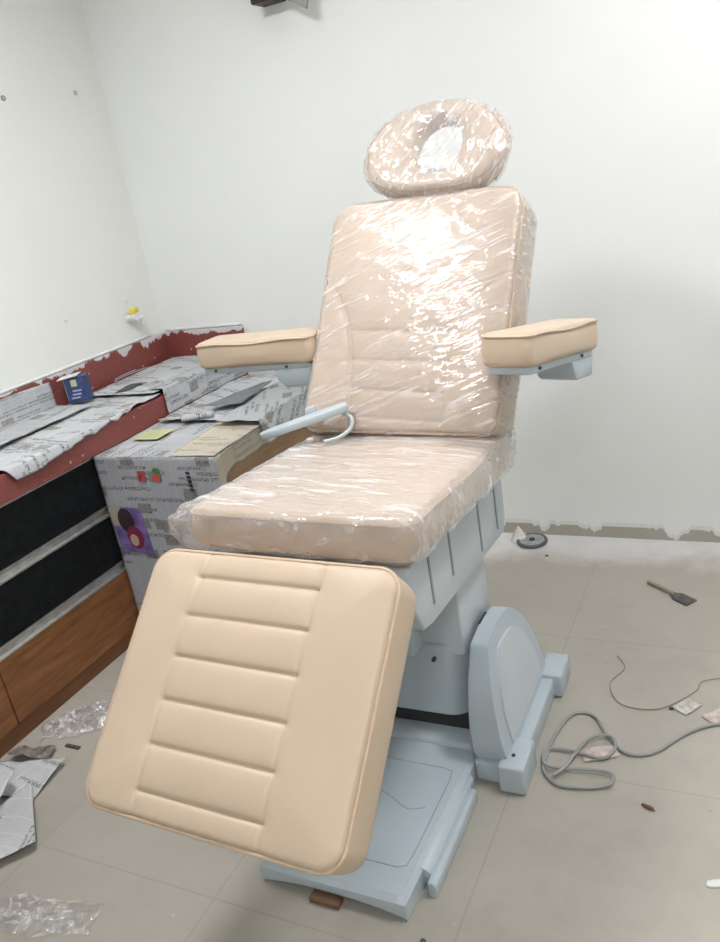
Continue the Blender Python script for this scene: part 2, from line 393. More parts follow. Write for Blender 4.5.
# large sheet on the counter, front edge hanging over the slab edge on the near side
ZT = .8735
def cs(seed, xa, xb, ya, yb, z0, amp, skew=0, shear=None):
    def fn(a, b):
        x = xa + (xb-xa)*a; y = ya + (yb-ya)*b + skew*a
        if shear: x += shear(a, b, y)
        z = z0 + amp*crumple(x, y, 7, seed)
        if x > XE+.003:
            over = x-(XE+.003); x = XE+.004+.006*min(1, over*40)+.04*over; z -= over*.99
        return (x, y, z)
    return fn
def sh_main(a, b, y):
    o = .045-.055*min(1, max(0, (y-1.75)/.65))+.012*nz(0, y*9, 1, 3)+.008*nz(0, y*25, 1, 8)
    if y < 1.70: o -= (1.70-y)*1.6
    return o*a*a
paper('newspaper_sheet', 70, 120, cs(1.5, XL+.03, XE+.005, 1.50, 2.50, ZT+.006, .011, shear=sh_main), (.46, 1.0), NEWS2, 'wide white newspaper sheet on countertop, its near corner curling down over the red edge', uvrot=.0)
paper('newspaper_sheet', 60, 70, cs(9.5, XL+.05, XE-.05, .55, 1.66, ZT, .003), (.36, 1.1), NEWS1, 'lowest newspaper sheet on countertop, running out of the photo at the left edge', uvrot=PI/2, uvo=(.3, .1))
paper('newspaper_sheet', 40, 70, cs(6.1, XL+.055, XE-.012, 2.46, 3.09, ZT+.020, .006), (.40, .6), NEWS2, 'newspaper sheet on the far countertop corner beneath the wire ring', uvrot=.2, uvo=(2, 1))
# front edge strip of newspaper over the slab, above the wrapped box
def f_strip(a, b):
    y = 2.50+.60*a; 
    if b < .35: return (XE-.07+.078*b/.35, y, .902+.004*crumple(y, b, 6, 2))
    return (XE+.008+.004*nz(y, b, 9, 1), y, .902-(b-.35)/.65*.11)
paper('newspaper_strip', 40, 20, f_strip, (.6, .16), NEWS1, 'newspaper strip folded over counter edge, above the wrapped box', uvo=(4, 1))
# sheet leaning on the upstand at the near side
def f_lean(a, b):
    y = 1.55+.78*a; t = b
    if t < .45: return (XL+.05+.20*(1-t/.45)-.02, y, .896+.005*crumple(y, t, 5, 7))
    k = (t-.45)/.55
    return (XL+.032-.005*k+.003*nz(y, k, 8, 3), y, .897+.107*k-.03*max(0, a-.8))
paper('newspaper_sheet', 60, 30, f_lean, (.78, .34), NEWS1, 'newspaper sheet propped against long red upstand, left of the blue carton', uvrot=0, uvo=(1.1, 2.2))
def f_lift(a, b):
    x = -2.43+.05*a; y = 2.47+.10*b+.06*a
    return (x, y, .899+.014*math.sin(PI*b)*math.sin(PI*(a*.8+.1)))
paper('paper_scrap', 10, 14, f_lift, (.05, .1), simple('charcoal_paper', (.07, .07, .08), .7), 'curled dark scrap on the newspaper in front of the wire ring', 'scrap')
# blue carton
bc = empty('paint_carton', (-2.545, 2.40, .897), math.radians(30), 'small blue carton with open white flaps standing on newspapers by the upstand', 'box'); bmx = RM(bc)
LM = bmx
def lpart(n, bm, m, par, pm, sm=False): bm.transform(pm); return obj(n, bm, m, par, sm, None, pm)
BLUE = simple('blue_carton', (.035, .055, .16), .5, nscale=40, namp=.3)
lpart('carton_body', box(-.045, .045, -.028, .028, 0, .105, .002, 1), BLUE, bc, bmx)
lpart('printed_label', box(-.018, .006, -.0295, -.0282, .066, .094), simple('pale_yellow_print', (.55, .52, .30), .5), bc, bmx)
for k, (a, z) in enumerate(((-.012, .030), (-.008, .045), (-.02, .016))):
    lpart('printed_line', box(a-.010, a+.026, -.0293, -.0282, z, z+.006), simple('white_print', (.42, .45, .58), .5), bc, bmx)
lpart('side_panel', box(-.0468, -.0452, -.026, .026, .003, .1), simple('dull_yellow_card', (.42, .40, .26), .6), bc, bmx)
lpart('flap', box(-.055, .03, -.042, .03, .108, .1105, 0, 1, Matrix.Rotation(math.radians(-6), 4, 'Y')), WHITE, bc, bmx)
# wire ring
pts = [Vector((-2.50+.085*math.cos(t)+.006*math.sin(3*t), 2.705+.10*math.sin(t), .914+.010*math.sin(t+.8))) for t in [i*2*PI/48 for i in range(48)]]
bm = tube(pts, .0022, True, 6)
pts2 = [p+Vector((.005*math.sin(i*.3), -.005, .008)) for i, p in enumerate(pts)]
tube(pts2[18:44], .0022, False, 6, bm)
# the wire ring rests on the sheet
tag(obj('wire_ring', bm, simple('grey_wire', (.38, .37, .37), .4)), 'loop of thin grey wire lying on newspaper on the countertop', 'wire')
# wall fittings
tp = empty('wall_tap', (XL, 2.90, 1.125), 0, 'small white pipe stub with yellow cap on left wall above upstand', 'tap'); tm = RM(tp)
obj('pipe_stub', cyl((XL+.03, 2.90, 1.135), .013, .058, 'X'), WHITE, tp, True, None, tm, 40)
obj('elbow', cyl((XL+.05, 2.925, 1.127), .011, .05, 'Y'), WHITE, tp, True, None, tm, 40)
obj('spout', cyl((XL+.05, 2.946, 1.112), .010, .035, 'Z'), WHITE, tp, True, None, tm, 40)
obj('flange', cyl((XL+.006, 2.90, 1.135), .022, .01, 'X'), WHITE, tp, True, None, tm, 40)
obj('cap', box(XL+.03, XL+.055, 2.885, 2.935, 1.152, 1.176, .006, 2), YELL, tp, True, None, tm, 40)
def wallmark(y, z, lab, m, r=.010):
    o = obj('wall_plug', cyl((XL+.004, y, z), r, .008, 'X', 12, r*.7), m); tag(o, lab, 'wall plug')
GM = simple('grey_plug', (.33, .33, .31), .6)
wallmark(2.546, 2.075, 'dark grey wall plug high on left wall at the photo edge', GM, .011)
wallmark(2.947, 2.095, 'pale wall plug high on left wall near the room corner', simple('pale_plug', (.50, .51, .48), .6), .010)
wallmark(2.539, 1.209, 'white wall plug low on left wall above the blue carton', WHITE, .009)
wallmark(2.925, 1.206, 'white wall plug just above the yellow cap on left wall', WHITE, .007)
# fixture at top of back wall
wb = empty('wall_bracket', (-1.72, YB, 2.30), 0, 'dark maroon box with grey metal flap mounted high on back wall', 'bracket'); wm = RM(wb)
obj('box', box(-1.765, -1.66, YB-.10, YB-.001, 2.240, 2.36, .004, 1, None), simple('dark_maroon', (.035, .012, .02), .5), wb, False, None, wm)
obj('flap', prism([(-1.67, 2.262), (-1.535, 2.178), (-1.525, 2.20), (-1.53, 2.36), (-1.67, 2.36)], YB-.105, YB-.09, 'Y'), simple('grey_sheet_metal', (.30, .29, .27), .5), wb, False, None, wm)
# ------------------------------------------------------------------ wrapped box (low cupboard)
BX0, BX1, BY0, BY1, BZ = XF+.010, -1.672, 2.065, YB-.03, .772
bx = empty('wooden_box', ((BX0+BX1)/2, (BY0+BY1)/2, 0), 0, 'wooden cupboard box wrapped in newspaper, standing against the cabinet behind the chair', 'box'); bxm = RM(bx)
obj('body', box(BX0, BX1, BY0, BY1, 0, BZ, .002, 1), WOODB, bx, False, None, bxm)
def f_front(a, b):
    x = BX0-.004+(BX1-BX0+.012)*a; z = .015+(BZ-.008)*b
    return (x, BY0-.004-.004*abs(nz(x, z, 8, 3)), z)
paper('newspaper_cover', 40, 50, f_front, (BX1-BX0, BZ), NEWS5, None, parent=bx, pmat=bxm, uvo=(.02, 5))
def f_topc(a, b):
    x = BX0-.002+(BX1-BX0+.006)*a; y = BY0-.006+.70*b
    return (x, y, BZ+.003+.005*abs(nz(x, y, 7, 2)))
paper('newspaper_cover', 40, 50, f_topc, (BX1-BX0, .7), NEWS1, None, parent=bx, pmat=bxm, uvrot=PI/2, uvo=(7, 1))
def f_side(a, b):
    y = BY0-.006+.42*a; z = BZ+.004-(.07+.02*nz(a*5, 0, 1, 5)+.22*max(0, 1-a*9))*b
    return (BX1+.004+.003*nz(y, z, 12, 4), y, z)
paper('newspaper_cover', 40, 12, f_side, (.42, .1), NEWS3, None, parent=bx, pmat=bxm, uvo=(3, 2))
def f_tan(a, b):
    x = BX1-.19+.192*a; y = BY0+.0+.52*b
    return (x-.04*(1-a)*b, y, BZ+.009+.004*abs(nz(x, y, 9, 8)))
paper('brown_paper_strip', 20, 30, f_tan, (.19, .52), NEWS3, 'yellowed strip of paper along the right edge', parent=bx, pmat=bxm)
# printed photograph block on the box front
def patch(name, poly, y, m, par):
    bm = bmesh.new(); A = [bm.verts.new((x, y, z)) for x, z in poly]; B = [bm.verts.new((x, y-.0006, z)) for x, z in poly]
    bm.faces.new(A); bm.faces.new(B[::-1])
    for i in range(len(poly)): bm.faces.new((A[i], B[i], B[(i+1) % len(poly)], A[(i+1) % len(poly)]))
    return obj(name, bm, m, par, False, None, bxm)
def ell(cx, cz, rx, rz, n=18, rot=0):
    return [(cx+rx*math.cos(t)*math.cos(rot)-rz*math.sin(t)*math.sin(rot), cz+rx*math.cos(t)*math.sin(rot)+rz*math.sin(t)*math.cos(rot)) for t in [i*2*PI/n for i in range(n)]]
PY = BY0-.0095
patch('printed_photo', [(-2.195, .395), (-2.04, .385), (-2.055, .575), (-2.205, .58)], PY, simple('print_purple', (.17, .11, .30), .6, nscale=22, namp=.45), bx)
patch('printed_photo', [(-2.205, .50), (-2.155, .50), (-2.15, .578), (-2.205, .58)], PY-.0007, simple('print_beige', (.40, .34, .27), .6), bx)
patch('printed_photo', ell(-2.135, .525, .038, .05), PY-.0014, simple('print_black_hair', (.035, .025, .03), .6), bx)
patch('printed_photo', ell(-2.11, .455, .038, .048), PY-.0021, simple('print_crimson', (.20, .02, .06), .6), bx)
patch('printed_photo', ell(-2.118, .444, .020, .025), PY-.0028, simple('print_skin', (.50, .36, .28), .6), bx)
patch('printed_photo', [(-2.02, .685), (-1.985, .685), (-1.985, .725), (-2.02, .725)], PY, simple('print_red', (.36, .05, .05), .6, nscale=60, namp=.4), bx)
patch('printed_photo', ell(-1.935, .70, .018, .016), PY, simple('print_tomato', (.50, .09, .06), .6), bx)
patch('printed_photo', ell(-1.93, .727, .018, .011), PY, simple('print_green', (.06, .20, .06), .6), bx)
for k in range(5):
    z = .715-k*.016
    patch('printed_headline', [(-1.80+.002*k, z), (-1.782, z), (-1.782, z+.011), (-1.80, z+.011)], PY, simple('print_ink', (.03, .03, .035), .6), bx)
# papers on the box top
def ftop(x0, x1, y0, y1, z0, amp, seed, sk=0, drop=True):
    def fn(a, b):
        x = x0+(x1-x0)*a+sk*b; y = y0+(y1-y0)*b
        z = z0+amp*crumple(x, y, 7, seed)
        if drop and x > BX1+.006: o_ = x-(BX1+.006); x = BX1+.006+.35*o_+.01*nz(y, o_, 12, seed); z -= o_*.92
        return (x, y, z)
    return fn
paper('newspaper_sheet', 44, 50, ftop(-2.19, -1.80, 2.42, 3.05, .790, .009, 3), (.39, .63), NEWS2, 'white newspaper sheet on the far half of the wrapped box top', uvrot=.35, uvo=(9, 3))
paper('newspaper_sheet', 44, 44, ftop(-1.86, -1.57, 2.36, 2.86, .803, .010, 6, -.03), (.30, .50), NEWS1, 'newspaper sheet draped over the right edge of the wrapped box near the hand control', uvrot=1.1, uvo=(6, 6))
bm, uv, T, _, _ = sheet(16, 20, lambda a, b: (-2.02+.17*a*(1-.8*b)+.09*b, 2.50+.32*b+.03*a, .822+.004*nz(a*3, b*3, 1, 2)))
o = obj('grey_sheet', bm, simple('slate_grey_paper', (.19, .20, .22), .6), recalc=False); md = o.modifiers.new('t', 'SOLIDIFY'); md.thickness = .002
tag(o, 'pointed slate grey sheet lying on newspapers on the wrapped box', 'sheet')
o = obj('paper_roll', tube([Vector((-2.05+.011*i, 2.40+.004*i, .806+.0004*i)) for i in range(12)], [.013]*12, n=14), NEWS2)
setuv(o, lambda c: (c.x, c.y)); tag(o, 'small rolled white newspaper tube on wrapped box beside grey sheet', 'paper roll')
obj_y = obj('yellow_note', box(-2.16, -2.04, 2.22, 2.33, .785, .7865, 0, 1), simple('faded_yellow_paper', (.52, .54, .30), .7), None, False)
tag(obj_y, 'faded yellow paper patch on top of the wrapped box near the counter', 'paper')
# ------------------------------------------------------------------ THE CHAIR
CX, YAW = -.9167, -.0307
chair = empty('treatment_chair', (CX, 1.5, 0), YAW, 'beige reclining treatment chair on pale blue base, partly wrapped in clear film', 'chair'); KM = RM(chair)
def loc2w(u, v, z): return KM @ Vector((u, v-1.5, z))
def frame(v, z, D, u=0):
    D = Vector(D); U = Vector((1, 0, 0)); Nn = U.cross(D)
    M = Matrix((U, D, Nn)).transposed().to_4x4(); M.translation = Vector((u, v-1.5, z)); return KM @ M
def cpt(n, bm, m, sm=True, ang=35, par=None): return obj(n, bm, m, par or chair, sm, None, KM, ang)
def rr_map(a, b, w, l, r, rt=None):
    """square [-1,1]^2 -> rounded rectangle centred (0,l/2); rt: radius at top end"""
    x, y = a*w/2, b*l/2
    rad = (rt if rt is not None and y > 0 else r)
    p = (abs(x)-(w/2-rad))/rad; q = (abs(y)-(l/2-rad))/rad
    if p > 0 and q > 0:
        P = p*math.sqrt(1-q*q/2); Q = q*math.sqrt(1-p*p/2)
        x = math.copysign(w/2-rad+P*rad, x); y = math.copysign(l/2-rad+Q*rad, y)
    return x, y+l/2
def rr_dist(x, y, w, l, r, rt=None):
    y = y-l/2; rad = (rt if rt is not None and y > 0 else r)
    p = abs(x)-(w/2-rad); q = abs(y)-(l/2-rad)
    return -(math.hypot(max(p, 0), max(q, 0))+min(max(p, q), 0)-rad)
def segd(x, y, s):
    (ax, ay), (bx_, by_) = s; dx, dy = bx_-ax, by_-ay; t = max(0, min(1, ((x-ax)*dx+(y-ay)*dy)/(dx*dx+dy*dy)))
    return math.hypot(x-ax-t*dx, y-ay-t*dy)
def cushion(w, l, t, r, seams=(), rt=None, n=130, puff=.010, taper=None, infl=0, nf=None, re=.010, gd=.0042, gw=.0035, open_bottom=False, sub=None, bulge=.004):
    bm = bmesh.new(); m = sub or int(n*l/w)
    W, Ln = w+2*infl, l+2*infl
    grid = []
    for i in range(n+1):
        row = []
        for j in range(m+1):
            a, b = -1+2*i/n, -1+2*j/m
            x, y = rr_map(a, b, W, Ln, r+infl, None if rt is None else rt+infl); y -= infl
            d = max(0, rr_dist(x, y+infl, W, Ln, r+infl, None if rt is None else rt+infl))
            e = min(d, re); h = -(re-math.sqrt(max(0, re*re-(re-e)**2)))
            h += puff*(1-math.exp(-d/.05))
            for (sg, dep) in seams:
                ds = min(segd(x, y, s) for s in sg)
                h -= dep*(gd*math.exp(-(ds/gw)**2)+gd*1.3*math.exp(-ds/.016))
            z = h+infl
            v = Vector((x, y, z))
            if nf: v = nf(v, d)
            row.append(bm.verts.new(v))
        grid.append(row)
    for i in range(n):
        for j in range(m): bm.faces.new((grid[i][j], grid[i+1][j], grid[i+1][j+1], grid[i][j+1]))
    # boundary loop
    loop = [grid[i][0] for i in range(n+1)]+[grid[n][j] for j in range(1, m+1)]+[grid[i][m] for i in range(n-1, -1, -1)]+[grid[0][j] for j in range(m-1, 0, -1)]
    prev = loop; K = 10; T = t+2*infl
    for k in range(1, K+1):
        f = k/K; ring = []
        for v0 in loop:
            c = Vector((0, l/2, 0)); dirv = Vector((v0.co.x, v0.co.y-l/2, 0))
            nx = dirv.normalized()
            off = bulge*math.sin(PI*f)
            if f > .85: off -= (1-math.sqrt(max(0, 1-((f-.85)/.15)**2)))*.010
            p = Vector((v0.co.x, v0.co.y, v0.co.z+(-T-v0.co.z+infl)*f)) + nx*off
            if nf: p = nf(p, 0)
            ring.append(bm.verts.new(p))
        L = len(loop)
        for i in range(L): bm.faces.new((prev[i], ring[i], ring[(i+1) % L], prev[(i+1) % L]))
        prev = ring
    if not open_bottom: bm.faces.new(prev)
    return bm
def rr_loop(w, l, r, rt=None, z=0, n=10, off=0):
    rt = r if rt is None else rt; out = []
    for (sx, sy, a0, rad) in ((1, 0, -90, r), (1, 1, 0, rt), (-1, 1, 90, rt), (-1, 0, 180, r)):
        cxx = sx*(w/2-rad); cyy = rad if sy == 0 else l-rad
        for k in range(n+1):
            a = math.radians(a0+90*k/n); out.append(Vector((cxx+(rad+off)*math.cos(a), cyy+(rad+off)*math.sin(a), z)))
    # densify straights
    res = []
    for i in range(len(out)):
        a, b = out[i], out[(i+1) % len(out)]; m = max(1, int((b-a).length/.02))
        for k in range(m): res.append(a.lerp(b, k/m))
    return res
def fpart(n, bm, m, fr, par=None): 
    if par is None: return obj(n, bm, m, chair, True, fr, KM)
    o = obj(n, bm, m, None, True); o.parent = par; return o
# -- footrest
a = -.7542; FL = .5433; fD = (0, .729, .685)
fv, fz = 1.2414-.729*FL, .8798-.685*FL
FFR = frame(fv, fz, fD, .004)
rows = [.486, .402, .315, .226, .138, .05]
sL, sR = -.163, .133
seams = [([((sL+.008, .545), (sL-.004, .3)), ((sL-.004, .3), (sL, 0))], .6), ([((sR, 0), (sR, .545))], .6)]
for s_ in rows: seams.append(([((sL, s_), (sR, s_))], 1.15))
foot = fpart('footrest_cushion', cushion(.606, FL, .108, .050, seams, n=170, puff=.014, re=.012), LEATHER, FFR)
fpart('piping', tube(rr_loop(.606, FL, .050, z=-.009, off=.001), .0042, True, 8), PIPING, None, foot)
FB = fpart('footrest_backing', box(-.26, .26, .03, FL-.03, -.122, -.100, .006, 2), SHELLG, FFR)
# -- seat
SP = -.0703; SL_ = .6206
SD = (0, math.cos(SP), math.sin(SP)); SFR = frame(1.3383, .9312, SD)
def hz(v, seed, amp, s): return amp*(noise.noise(v*s+Vector((seed, seed, 0)))+.5*noise.noise(v*s*2.7+Vector((seed, 0, seed))))
seat = fpart('seat_cushion', cushion(.5832, SL_+.05, .095, .045, (), n=90, puff=.008, re=.016, bulge=.008), LEATHER, SFR)
fpart('piping', tube(rr_loop(.5832, SL_+.05, .045, z=-.011, off=.001), .004, True, 8), PIPING, None, seat)
def nf_seat(v, d):
    q = v.copy(); q.x += hz(v, 3, .004, 16); q.y += hz(v, 9, .004, 16)
    side = 1 if d < .004 else 0
    q.z += hz(Vector((v.x*.5, v.y*2.2, v.z)), 1, .0028, 16)
    if side:
        k = 1+.0; n_ = Vector((v.x, v.y-.3, 0)).normalized(); q += n_*(.001+.004*abs(noise.noise(v*22)))
    # flared film at the front left corner
    cl = math.exp(-((v.x+.30)**2+(v.y-.0)**2)/.0028)
    q += Vector((-.022, -.010, .004))*cl*(1+.8*noise.noise(v*45))
    return q
fpart('plastic_wrap', cushion(.5832, SL_+.04, .090, .045, (), n=110, puff=.008, infl=.006, nf=nf_seat, re=.014, open_bottom=True), WRAP_S, None, seat)
# -- backrest
BA = .9806; BL_ = .6985; bD = (0, math.cos(BA), math.sin(BA))
BFR = frame(1.9005, .9214, bD)
BFR = BFR @ Matrix.Translation((0, BL_/2, 0)) @ Matrix.Rotation(math.radians(-1.6), 4, 'Z') @ Matrix.Translation((0, -BL_/2, 0))
def poly2seg(p): 
    q = catmull([(x, y, 0) for x, y in p], 4); return [((q[i].x, q[i].y), (q[i+1].x, q[i+1].y)) for i in range(len(q)-1)]
lc = poly2seg([(-.296, .455), (-.243, .415), (-.195, .335), (-.170, .26), (-.152, .14), (-.145, .0)])
rc = poly2seg([(.296, .455), (.245, .42), (.183, .355), (.150, .28), (.138, .14), (.14, .0)])
bse = [(lc, 1.0), (rc, .7)]+[([((-.165, s_+.006), (.14, s_-.006))], .9) for s_ in (.287, .200, .113, .035)]
back = fpart('backrest_cushion', cushion(.5868, BL_, .15, .035, bse, rt=.065, n=130, puff=.010, re=.02, bulge=.010), LEATHER, BFR)
fpart('piping', tube(rr_loop(.5868, BL_, .035, .065, z=-.014, off=.001), .004, True, 8), PIPING, None, back)
def nf_back(v, d):
    q = v.copy(); q.x += hz(v, 5, .0012, 14); q.y += hz(v, 8, .0012, 14)
    w_ = Vector((v.x*.9-v.y*.35, v.y*2.0+v.x*.7, v.z))
    q.z += hz(w_, 2, .0014, 16)
    if d < .003: q += Vector((v.x, v.y-.35, 0)).normalized()*(.0005+.0025*abs(noise.noise(v*20)))
    cl = math.exp(-((v.x-.30)**2+(v.y+.0)**2+(v.z+.12)**2)/.0016)
    q += Vector((.014, -.030, -.01))*cl*(1+.9*noise.noise(v*60))
    return q
fpart('plastic_wrap', cushion(.5868, BL_, .143, .035, (), rt=.065, n=120, puff=.010, infl=.004, nf=nf_back, re=.018, open_bottom=True), WRAP_B, None, back)
fpart('backrest_backing', box(-.25, .25, .05, BL_-.06, -.175, -.14, .01, 2), SHELLG, BFR)
# -- headrest : padded ring
HFR = frame(1.9005, .9214, bD) @ Matrix.Translation((.022, .845, .012)) @ Matrix.Rotation(math.radians(-5), 4, 'Z')
def hring(infl=0, nf=None, nt=120, npz=32):
    bm = bmesh.new(); R = []
    for i in range(nt):
        t = 2*PI*i/nt; c, s = math.cos(t), math.sin(t)
        e = 1.0 if s > 0 else .78
        ox = (.221+infl)*math.copysign(abs(c)**(.92 if s > 0 else .72), c); oy = (.142+infl)*math.copysign(abs(s)**(1.0 if s > 0 else .75), s)
        ix = (.070-infl*.4)*c+.012; iy = (.086-infl*.4)*s+.008
        ring = []
        for k in range(npz):
            p = 2*PI*k/npz; cc, ss = math.cos(p), math.sin(p)
            f = .5+.5*math.copysign(abs(cc)**.7, cc)
            z = (.042+infl)*math.copysign(abs(ss)**.75, ss)-.038
            v = Vector((ix+(ox-ix)*f, iy+(oy-iy)*f, z))
            if nf: v = nf(v)
            ring.append(bm.verts.new(v))
        R.append(ring)
    for i in range(nt):
        for k in range(npz): bm.faces.new((R[i][k], R[i][(k+1) % npz], R[(i+1) % nt][(k+1) % npz], R[(i+1) % nt][k]))
    return bm
head = fpart('headrest_cushion', hring(), LEATHER, HFR)
lp = []
for i in range(100):
    t = 2*PI*i/100; c, s = math.cos(t), math.sin(t)
    lp.append(Vector((.212*math.copysign(abs(c)**(.92 if s > 0 else .72), c), .133*math.copysign(abs(s)**(1.0 if s > 0 else .75), s), -.006)))
fpart('piping', tube(lp, .0038, True, 6), PIPING, None, head)
def hwrap():
    bm = bmesh.new(); nt, nr = 140, 40; R = []
    for sgn in (1,):
        c0 = None
        for j in range(nr+14):
            ring = []
            for i in range(nt):
                t = 2*PI*i/nt; c, s = math.cos(t), math.sin(t)
                ex = .229*math.copysign(abs(c)**(.92 if s > 0 else .72), c); ey = .150*math.copysign(abs(s)**(1.0 if s > 0 else .75), s)
                if j < nr:
                    f = (j+.5)/nr; g = math.sin(min(f, 1)*PI/2)
                    d = math.hypot(f, 0); z = .012 - .016*max(0, 1-(f/.34)**2) - .03*max(0, (f-.8)/.2)**2
                    v = Vector((ex*f+.010*(1-f), ey*f+.006*(1-f), z))
                else:
                    q = (j-nr+1)/14; v = Vector((ex*(1-.10*q*q), ey*(1-.10*q*q), -.018-.065*q))
                w_ = Vector((v.x*1.2+v.y*.8, v.y*.6-v.x*1.6, v.z))
                v.z += hz(w_, 4, .006, 26); v += Vector((c, s, 0))*(.004*noise.noise(v*30))*(1 if j > nr*.8 else .2)
                ring.append(bm.verts.new(v))
            R.append(ring)
    for j in range(len(R)-1):
        for i in range(nt): bm.faces.new((R[j][i], R[j+1][i], R[j+1][(i+1) % nt], R[j][(i+1) % nt]))
    bm.faces.new(R[0]); return bm
fpart('plastic_wrap', hwrap(), WRAP_H, None, head)
fpart('headrest_bar', box(-.05, .05, -.28, -.02, -.115, -.09, .004, 1), SHELLG, HFR)
# -- under-seat frame: long panel following the seat slope
hw = .272
def uframe():
    prof = [(1.375, .80), (1.36, .71), (1.405, .625), (1.46, .612), (2.03, .560), (2.06, .60), (2.06, .76), (1.98, .79)]
    return prism(prof, CX-.24, CX+.245, 'X', .008, 3)
cpt('seat_frame', uframe(), SHELLG)
for y, z0, z1 in ((1.475, .655, .775), (1.61, .655, .79), (1.83, .605, .755), (1.975, .60, .75)):
    cpt('frame_slot', box(CX+.2445, CX+.2475, y-.004, y+.004, z0, z1), SHELLD, False)
# -- column
cpt('lift_column', prism([(CX+.02, 1.72), (CX+.203, 1.72), (CX+.203, 1.955), (CX-.16, 1.955), (CX-.16, 1.72)], .34, .60, 'Z', .008, 3), SHELLG)
cpt('column_cover', prism([(1.66, .36), (1.62, .62), (1.72, .62), (1.74, .36)], CX-.20, CX+.085, 'X', .012, 3), SHELL)
# -- lower body (rounded cover)
def lower_body():
    x0, x1, y0, y1 = CX-.225, CX+.203, 1.70, 1.93; r = .07; prof = [(x1, y1)]
    prof += [(x1-r+r*math.cos(t), y0+r+r*math.sin(t)) for t in [-PI/2*k/6 for k in range(7)]][0:]
    prof += [(x0+r-r*math.sin(t), y0+r-r*math.cos(t)) for t in [PI/2*k/6 for k in range(7)]]
    prof += [(x0, y1)]
    bm = prism(prof, .145, .375, 'Z')
    for v in bm.verts:
        if v.co.z > .3: v.co.y += .012*(1 if v.co.y < 1.8 else 0); v.co.z += .02*max(0, (v.co.y-1.72)/.2)
    es = [e for e in bm.edges if e.calc_face_angle(0) > .6]
    bmesh.ops.bevel(bm, geom=es, offset=.014, segments=3, profile=.5, affect='EDGES')
    return bm
cpt('motor_cover', lower_body(), SHELL)
cpt('cover_screw', cyl((CX+.115, 1.705, .33), .006, .012, 'Y', 12), SCREW, True)
cpt('base_recess', box(CX-.20, CX+.19, 1.725, 1.90, .03, .15), DARK, False)
# -- base plate
def base_plate():
    bm = bmesh.new(); x0, x1, y0, y1 = -1.105, -.713, 1.167, 1.735; nx, ny = 30, 40; G = []
    for i in range(nx+1):
        row = []
        for j in range(ny+1):
            a, b = i/nx, j/ny; x = x0+(x1-x0)*a + (.02*b if a > .5 else 0)*a; y = y0+(y1-y0)*b
            y -= .018*math.sin(PI*a)*0 if b > 0 else 0
            z = .062+.010*b
            d = min(a*(x1-x0), (1-a)*(x1-x0), b*(y1-y0), (1-b)*(y1-y0)+.05)
            if d < .014: z -= .014-math.sqrt(max(0, .014**2-(.014-d)**2))
            gx0, gx1, gy0, gy1 = .17, .86, .13, .74
            inn = min(a-gx0, gx1-a, b-gy0, gy1-b)
            row.append(bm.verts.new((x, y, z)))
        G.append(row)
    for i in range(nx):
        for j in range(ny): bm.faces.new((G[i][j], G[i+1][j], G[i+1][j+1], G[i][j+1]))
    loop = [G[i][0] for i in range(nx+1)]+[G[nx][j] for j in range(1, ny+1)]+[G[i][ny] for i in range(nx-1, -1, -1)]+[G[0][j] for j in range(ny-1, 0, -1)]
    low = []
    for v in loop:
        fr = max(0, 1-(v.co.y-y0)/.03); a = (v.co.x-x0)/(x1-x0)
        arch = .022*math.sin(PI*min(max(a, 0), 1))**.6*fr
        low.append(bm.verts.new((v.co.x, v.co.y, .004+arch)))
    L = len(loop)
    for i in range(L): bm.faces.new((loop[i], low[i], low[(i+1) % L], loop[(i+1) % L]))
    bm.faces.new(low); return bm
bp = cpt('base_plate', base_plate(), SHELL, True, 40)
def zpl(y): return .062+.010*(y-1.167)/.568
GR = SHELLG
def gro(pts, w=.0016, par=None):
    P = [Vector((x, y, zpl(y)-.0002)) for x, y in pts]
    cpt('plate_groove', tube(P, w, False, 5), simple('groove_grey', (.30, .37, .41), .5) if 'groove_grey' not in bpy.data.materials else bpy.data.materials['groove_grey'], True)
gro([(-1.06, 1.25), (-.765, 1.25), (-.745, 1.26), (-.74, 1.30), (-.735, 1.55), (-.74, 1.58), (-.77, 1.585), (-1.06, 1.585)])
gro([tuple(p)[:2] for p in catmull([(-1.0, 1.47, 0), (-.93, 1.475, 0), (-.86, 1.45, 0), (-.81, 1.425, 0), (-.765, 1.44, 0)], 6)])
cpt('base_step', prism([(1.665, .07), (1.672, .086), (1.72, .092), (1.74, .092), (1.74, .07)], -1.09, -.712, 'X', .004, 2), SHELL)
cpt('side_rail', prism([(-.690, .0), (-.672, .0), (-.668, .010), (-.670, .034), (-.677, .042), (-.690, .042)], 1.245, 1.56, 'Y', .002, 2), SHELL)
cpt('rail_mount', prism([(-.716, .006), (-.688, .006), (-.688, .040), (-.700, .052), (-.716, .058)], 1.27, 1.60, 'Y', .004, 2), SHELL)
